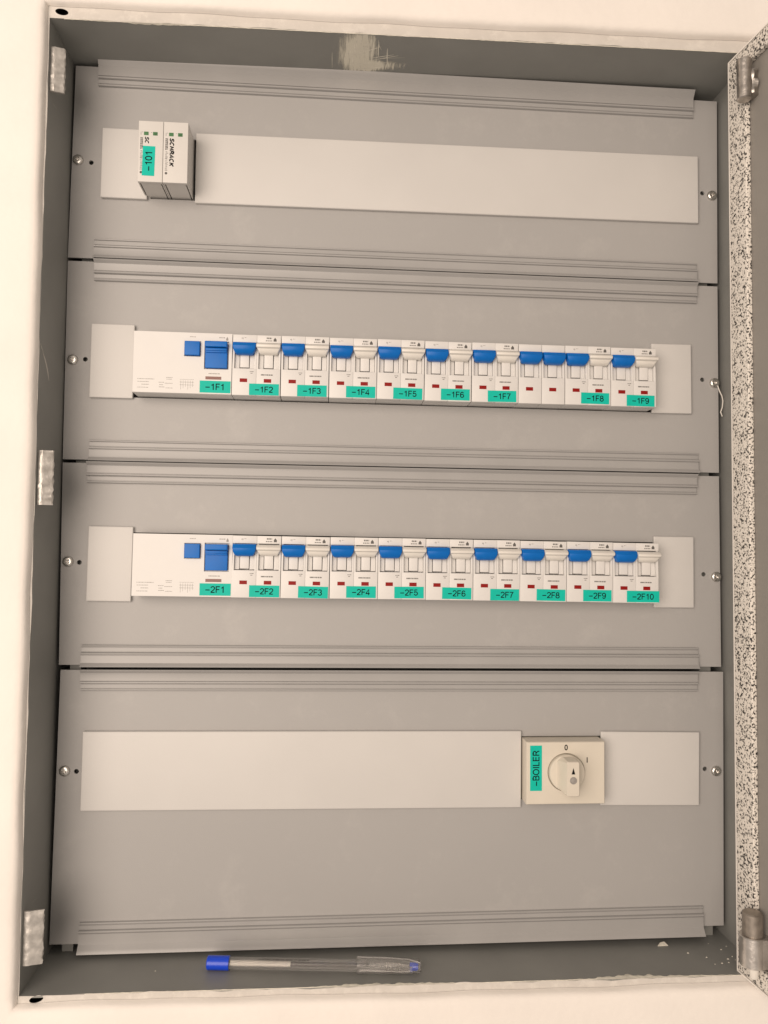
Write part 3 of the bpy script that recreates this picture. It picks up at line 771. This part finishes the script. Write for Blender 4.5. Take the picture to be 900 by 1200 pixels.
part('printed_text', pr, 'print', pen)['kind'] = 'stuff'
cp = part('cap', MB().loft([rring(LN - 44, 5.3, 5.4), rring(LN - 24, 5.2, 5.4), rring(LN - 9, 4.8, 5.2), rring(LN - 1.5, 4.3, 5.2), rring(LN, 3.0, 5.0),
                            rring(LN - 1.2, 2.4, 5.0), rring(LN - 9, 4.1, 5.2), rring(LN - 24, 4.6, 5.4), rring(LN - 44, 4.7, 5.4)]), 'clear', pen, 40)
part('clip', MB().hexa([(LN - 42, -7.6, 5.0), (LN - 42, -5.5, 5.0), (LN - 42, -5.5, 7.6), (LN - 42, -7.6, 7.6),
                        (LN - 6, -6.4, 4.4), (LN - 6, -4.6, 4.4), (LN - 6, -4.6, 7.4), (LN - 6, -6.4, 7.4)], .3), 'clear', cp)
part('tip', MB().loft([rring(LN - 24, 2.3), rring(LN - 15, 2.2), rring(LN - 13, 1.6), rring(LN - 8, 1.0)]), 'screw', pen, 40)
part('nib_plug', MB().loft([rring(LN - 7.6, 2.6, 5.0), rring(LN - 3.4, 2.6, 5.0), rring(LN - 2.2, 1.9, 5.0)]), 'penblue', pen, 40)

# bent white strand hanging off the screw beside -1F9
p = [at(u, v, y) for u, v, y in ((841, 452, -2.2), (843, 458, -3.2), (846, 464, -3.4), (847.2, 470, -3.0), (846.5, 477, -2.6), (844.5, 483, -2.2), (846.5, 488, -2.2))]
o = part('wire_strand', relocate(MB().tube(p, .48), p[-1]), 'nylon', smooth=60, loc=p[-1])
tag(o, 'thin whitish strand hanging from the screw beside breaker -1F9', 'strand')
# plaster flake and crumbs on the floor
p = atz(776, 1108, ZB)
fk = MB().hexa([(-4, -1.2, .05), (4.2, -.8, .05), (2.2, 1.8, .05), (-1.5, 1.2, .05), (-4, -1.2, .5), (4.2, -.8, .4), (2.4, 1.9, 2.0), (-1.2, 1.3, 1.6)], .1)
o = part('plaster_flake', fk, 'plaster', loc=p); tag(o, 'curled pale plaster flake on the cabinet floor under the bottom trim', 'plaster flake')
cr = MB()
for (u, v, r) in ((806, 1117, 1.1), (845, 1113, .9), (853, 1124, 1.2), (846, 1129, 1.0), (858, 1121, .8), (828, 1122, .8), (851, 1109, .6), (838, 1130, .7), (830, 1106, .5), (862, 1125, .6), (854, 1128, .8), (412, 1138, .5), (182, 1138, .6)):
    q = atz(u, v, ZB); k = random.uniform(.35, .6); r *= .72
    cr.hexa([(q.x - r, q.y - r * k, ZB + .01), (q.x + r, q.y - r * .6, ZB + .01), (q.x + r * .7, q.y + r, ZB + .01), (q.x - r * .8, q.y + r * k, ZB + .01),
             (q.x - r * .6, q.y - r * .4, ZB + r * k), (q.x + r * .5, q.y - r * .3, ZB + r * .6), (q.x + r * .3, q.y + r * .5, ZB + r * .7), (q.x - r * .4, q.y + r * .4, ZB + r * k)])
o = part('plaster_crumbs', relocate(cr, (430, -25, ZB)), 'plaster', loc=(430, -25, ZB)); o['kind'] = 'stuff'
tag(o, 'scattered white plaster crumbs on the cabinet floor', 'plaster crumbs')
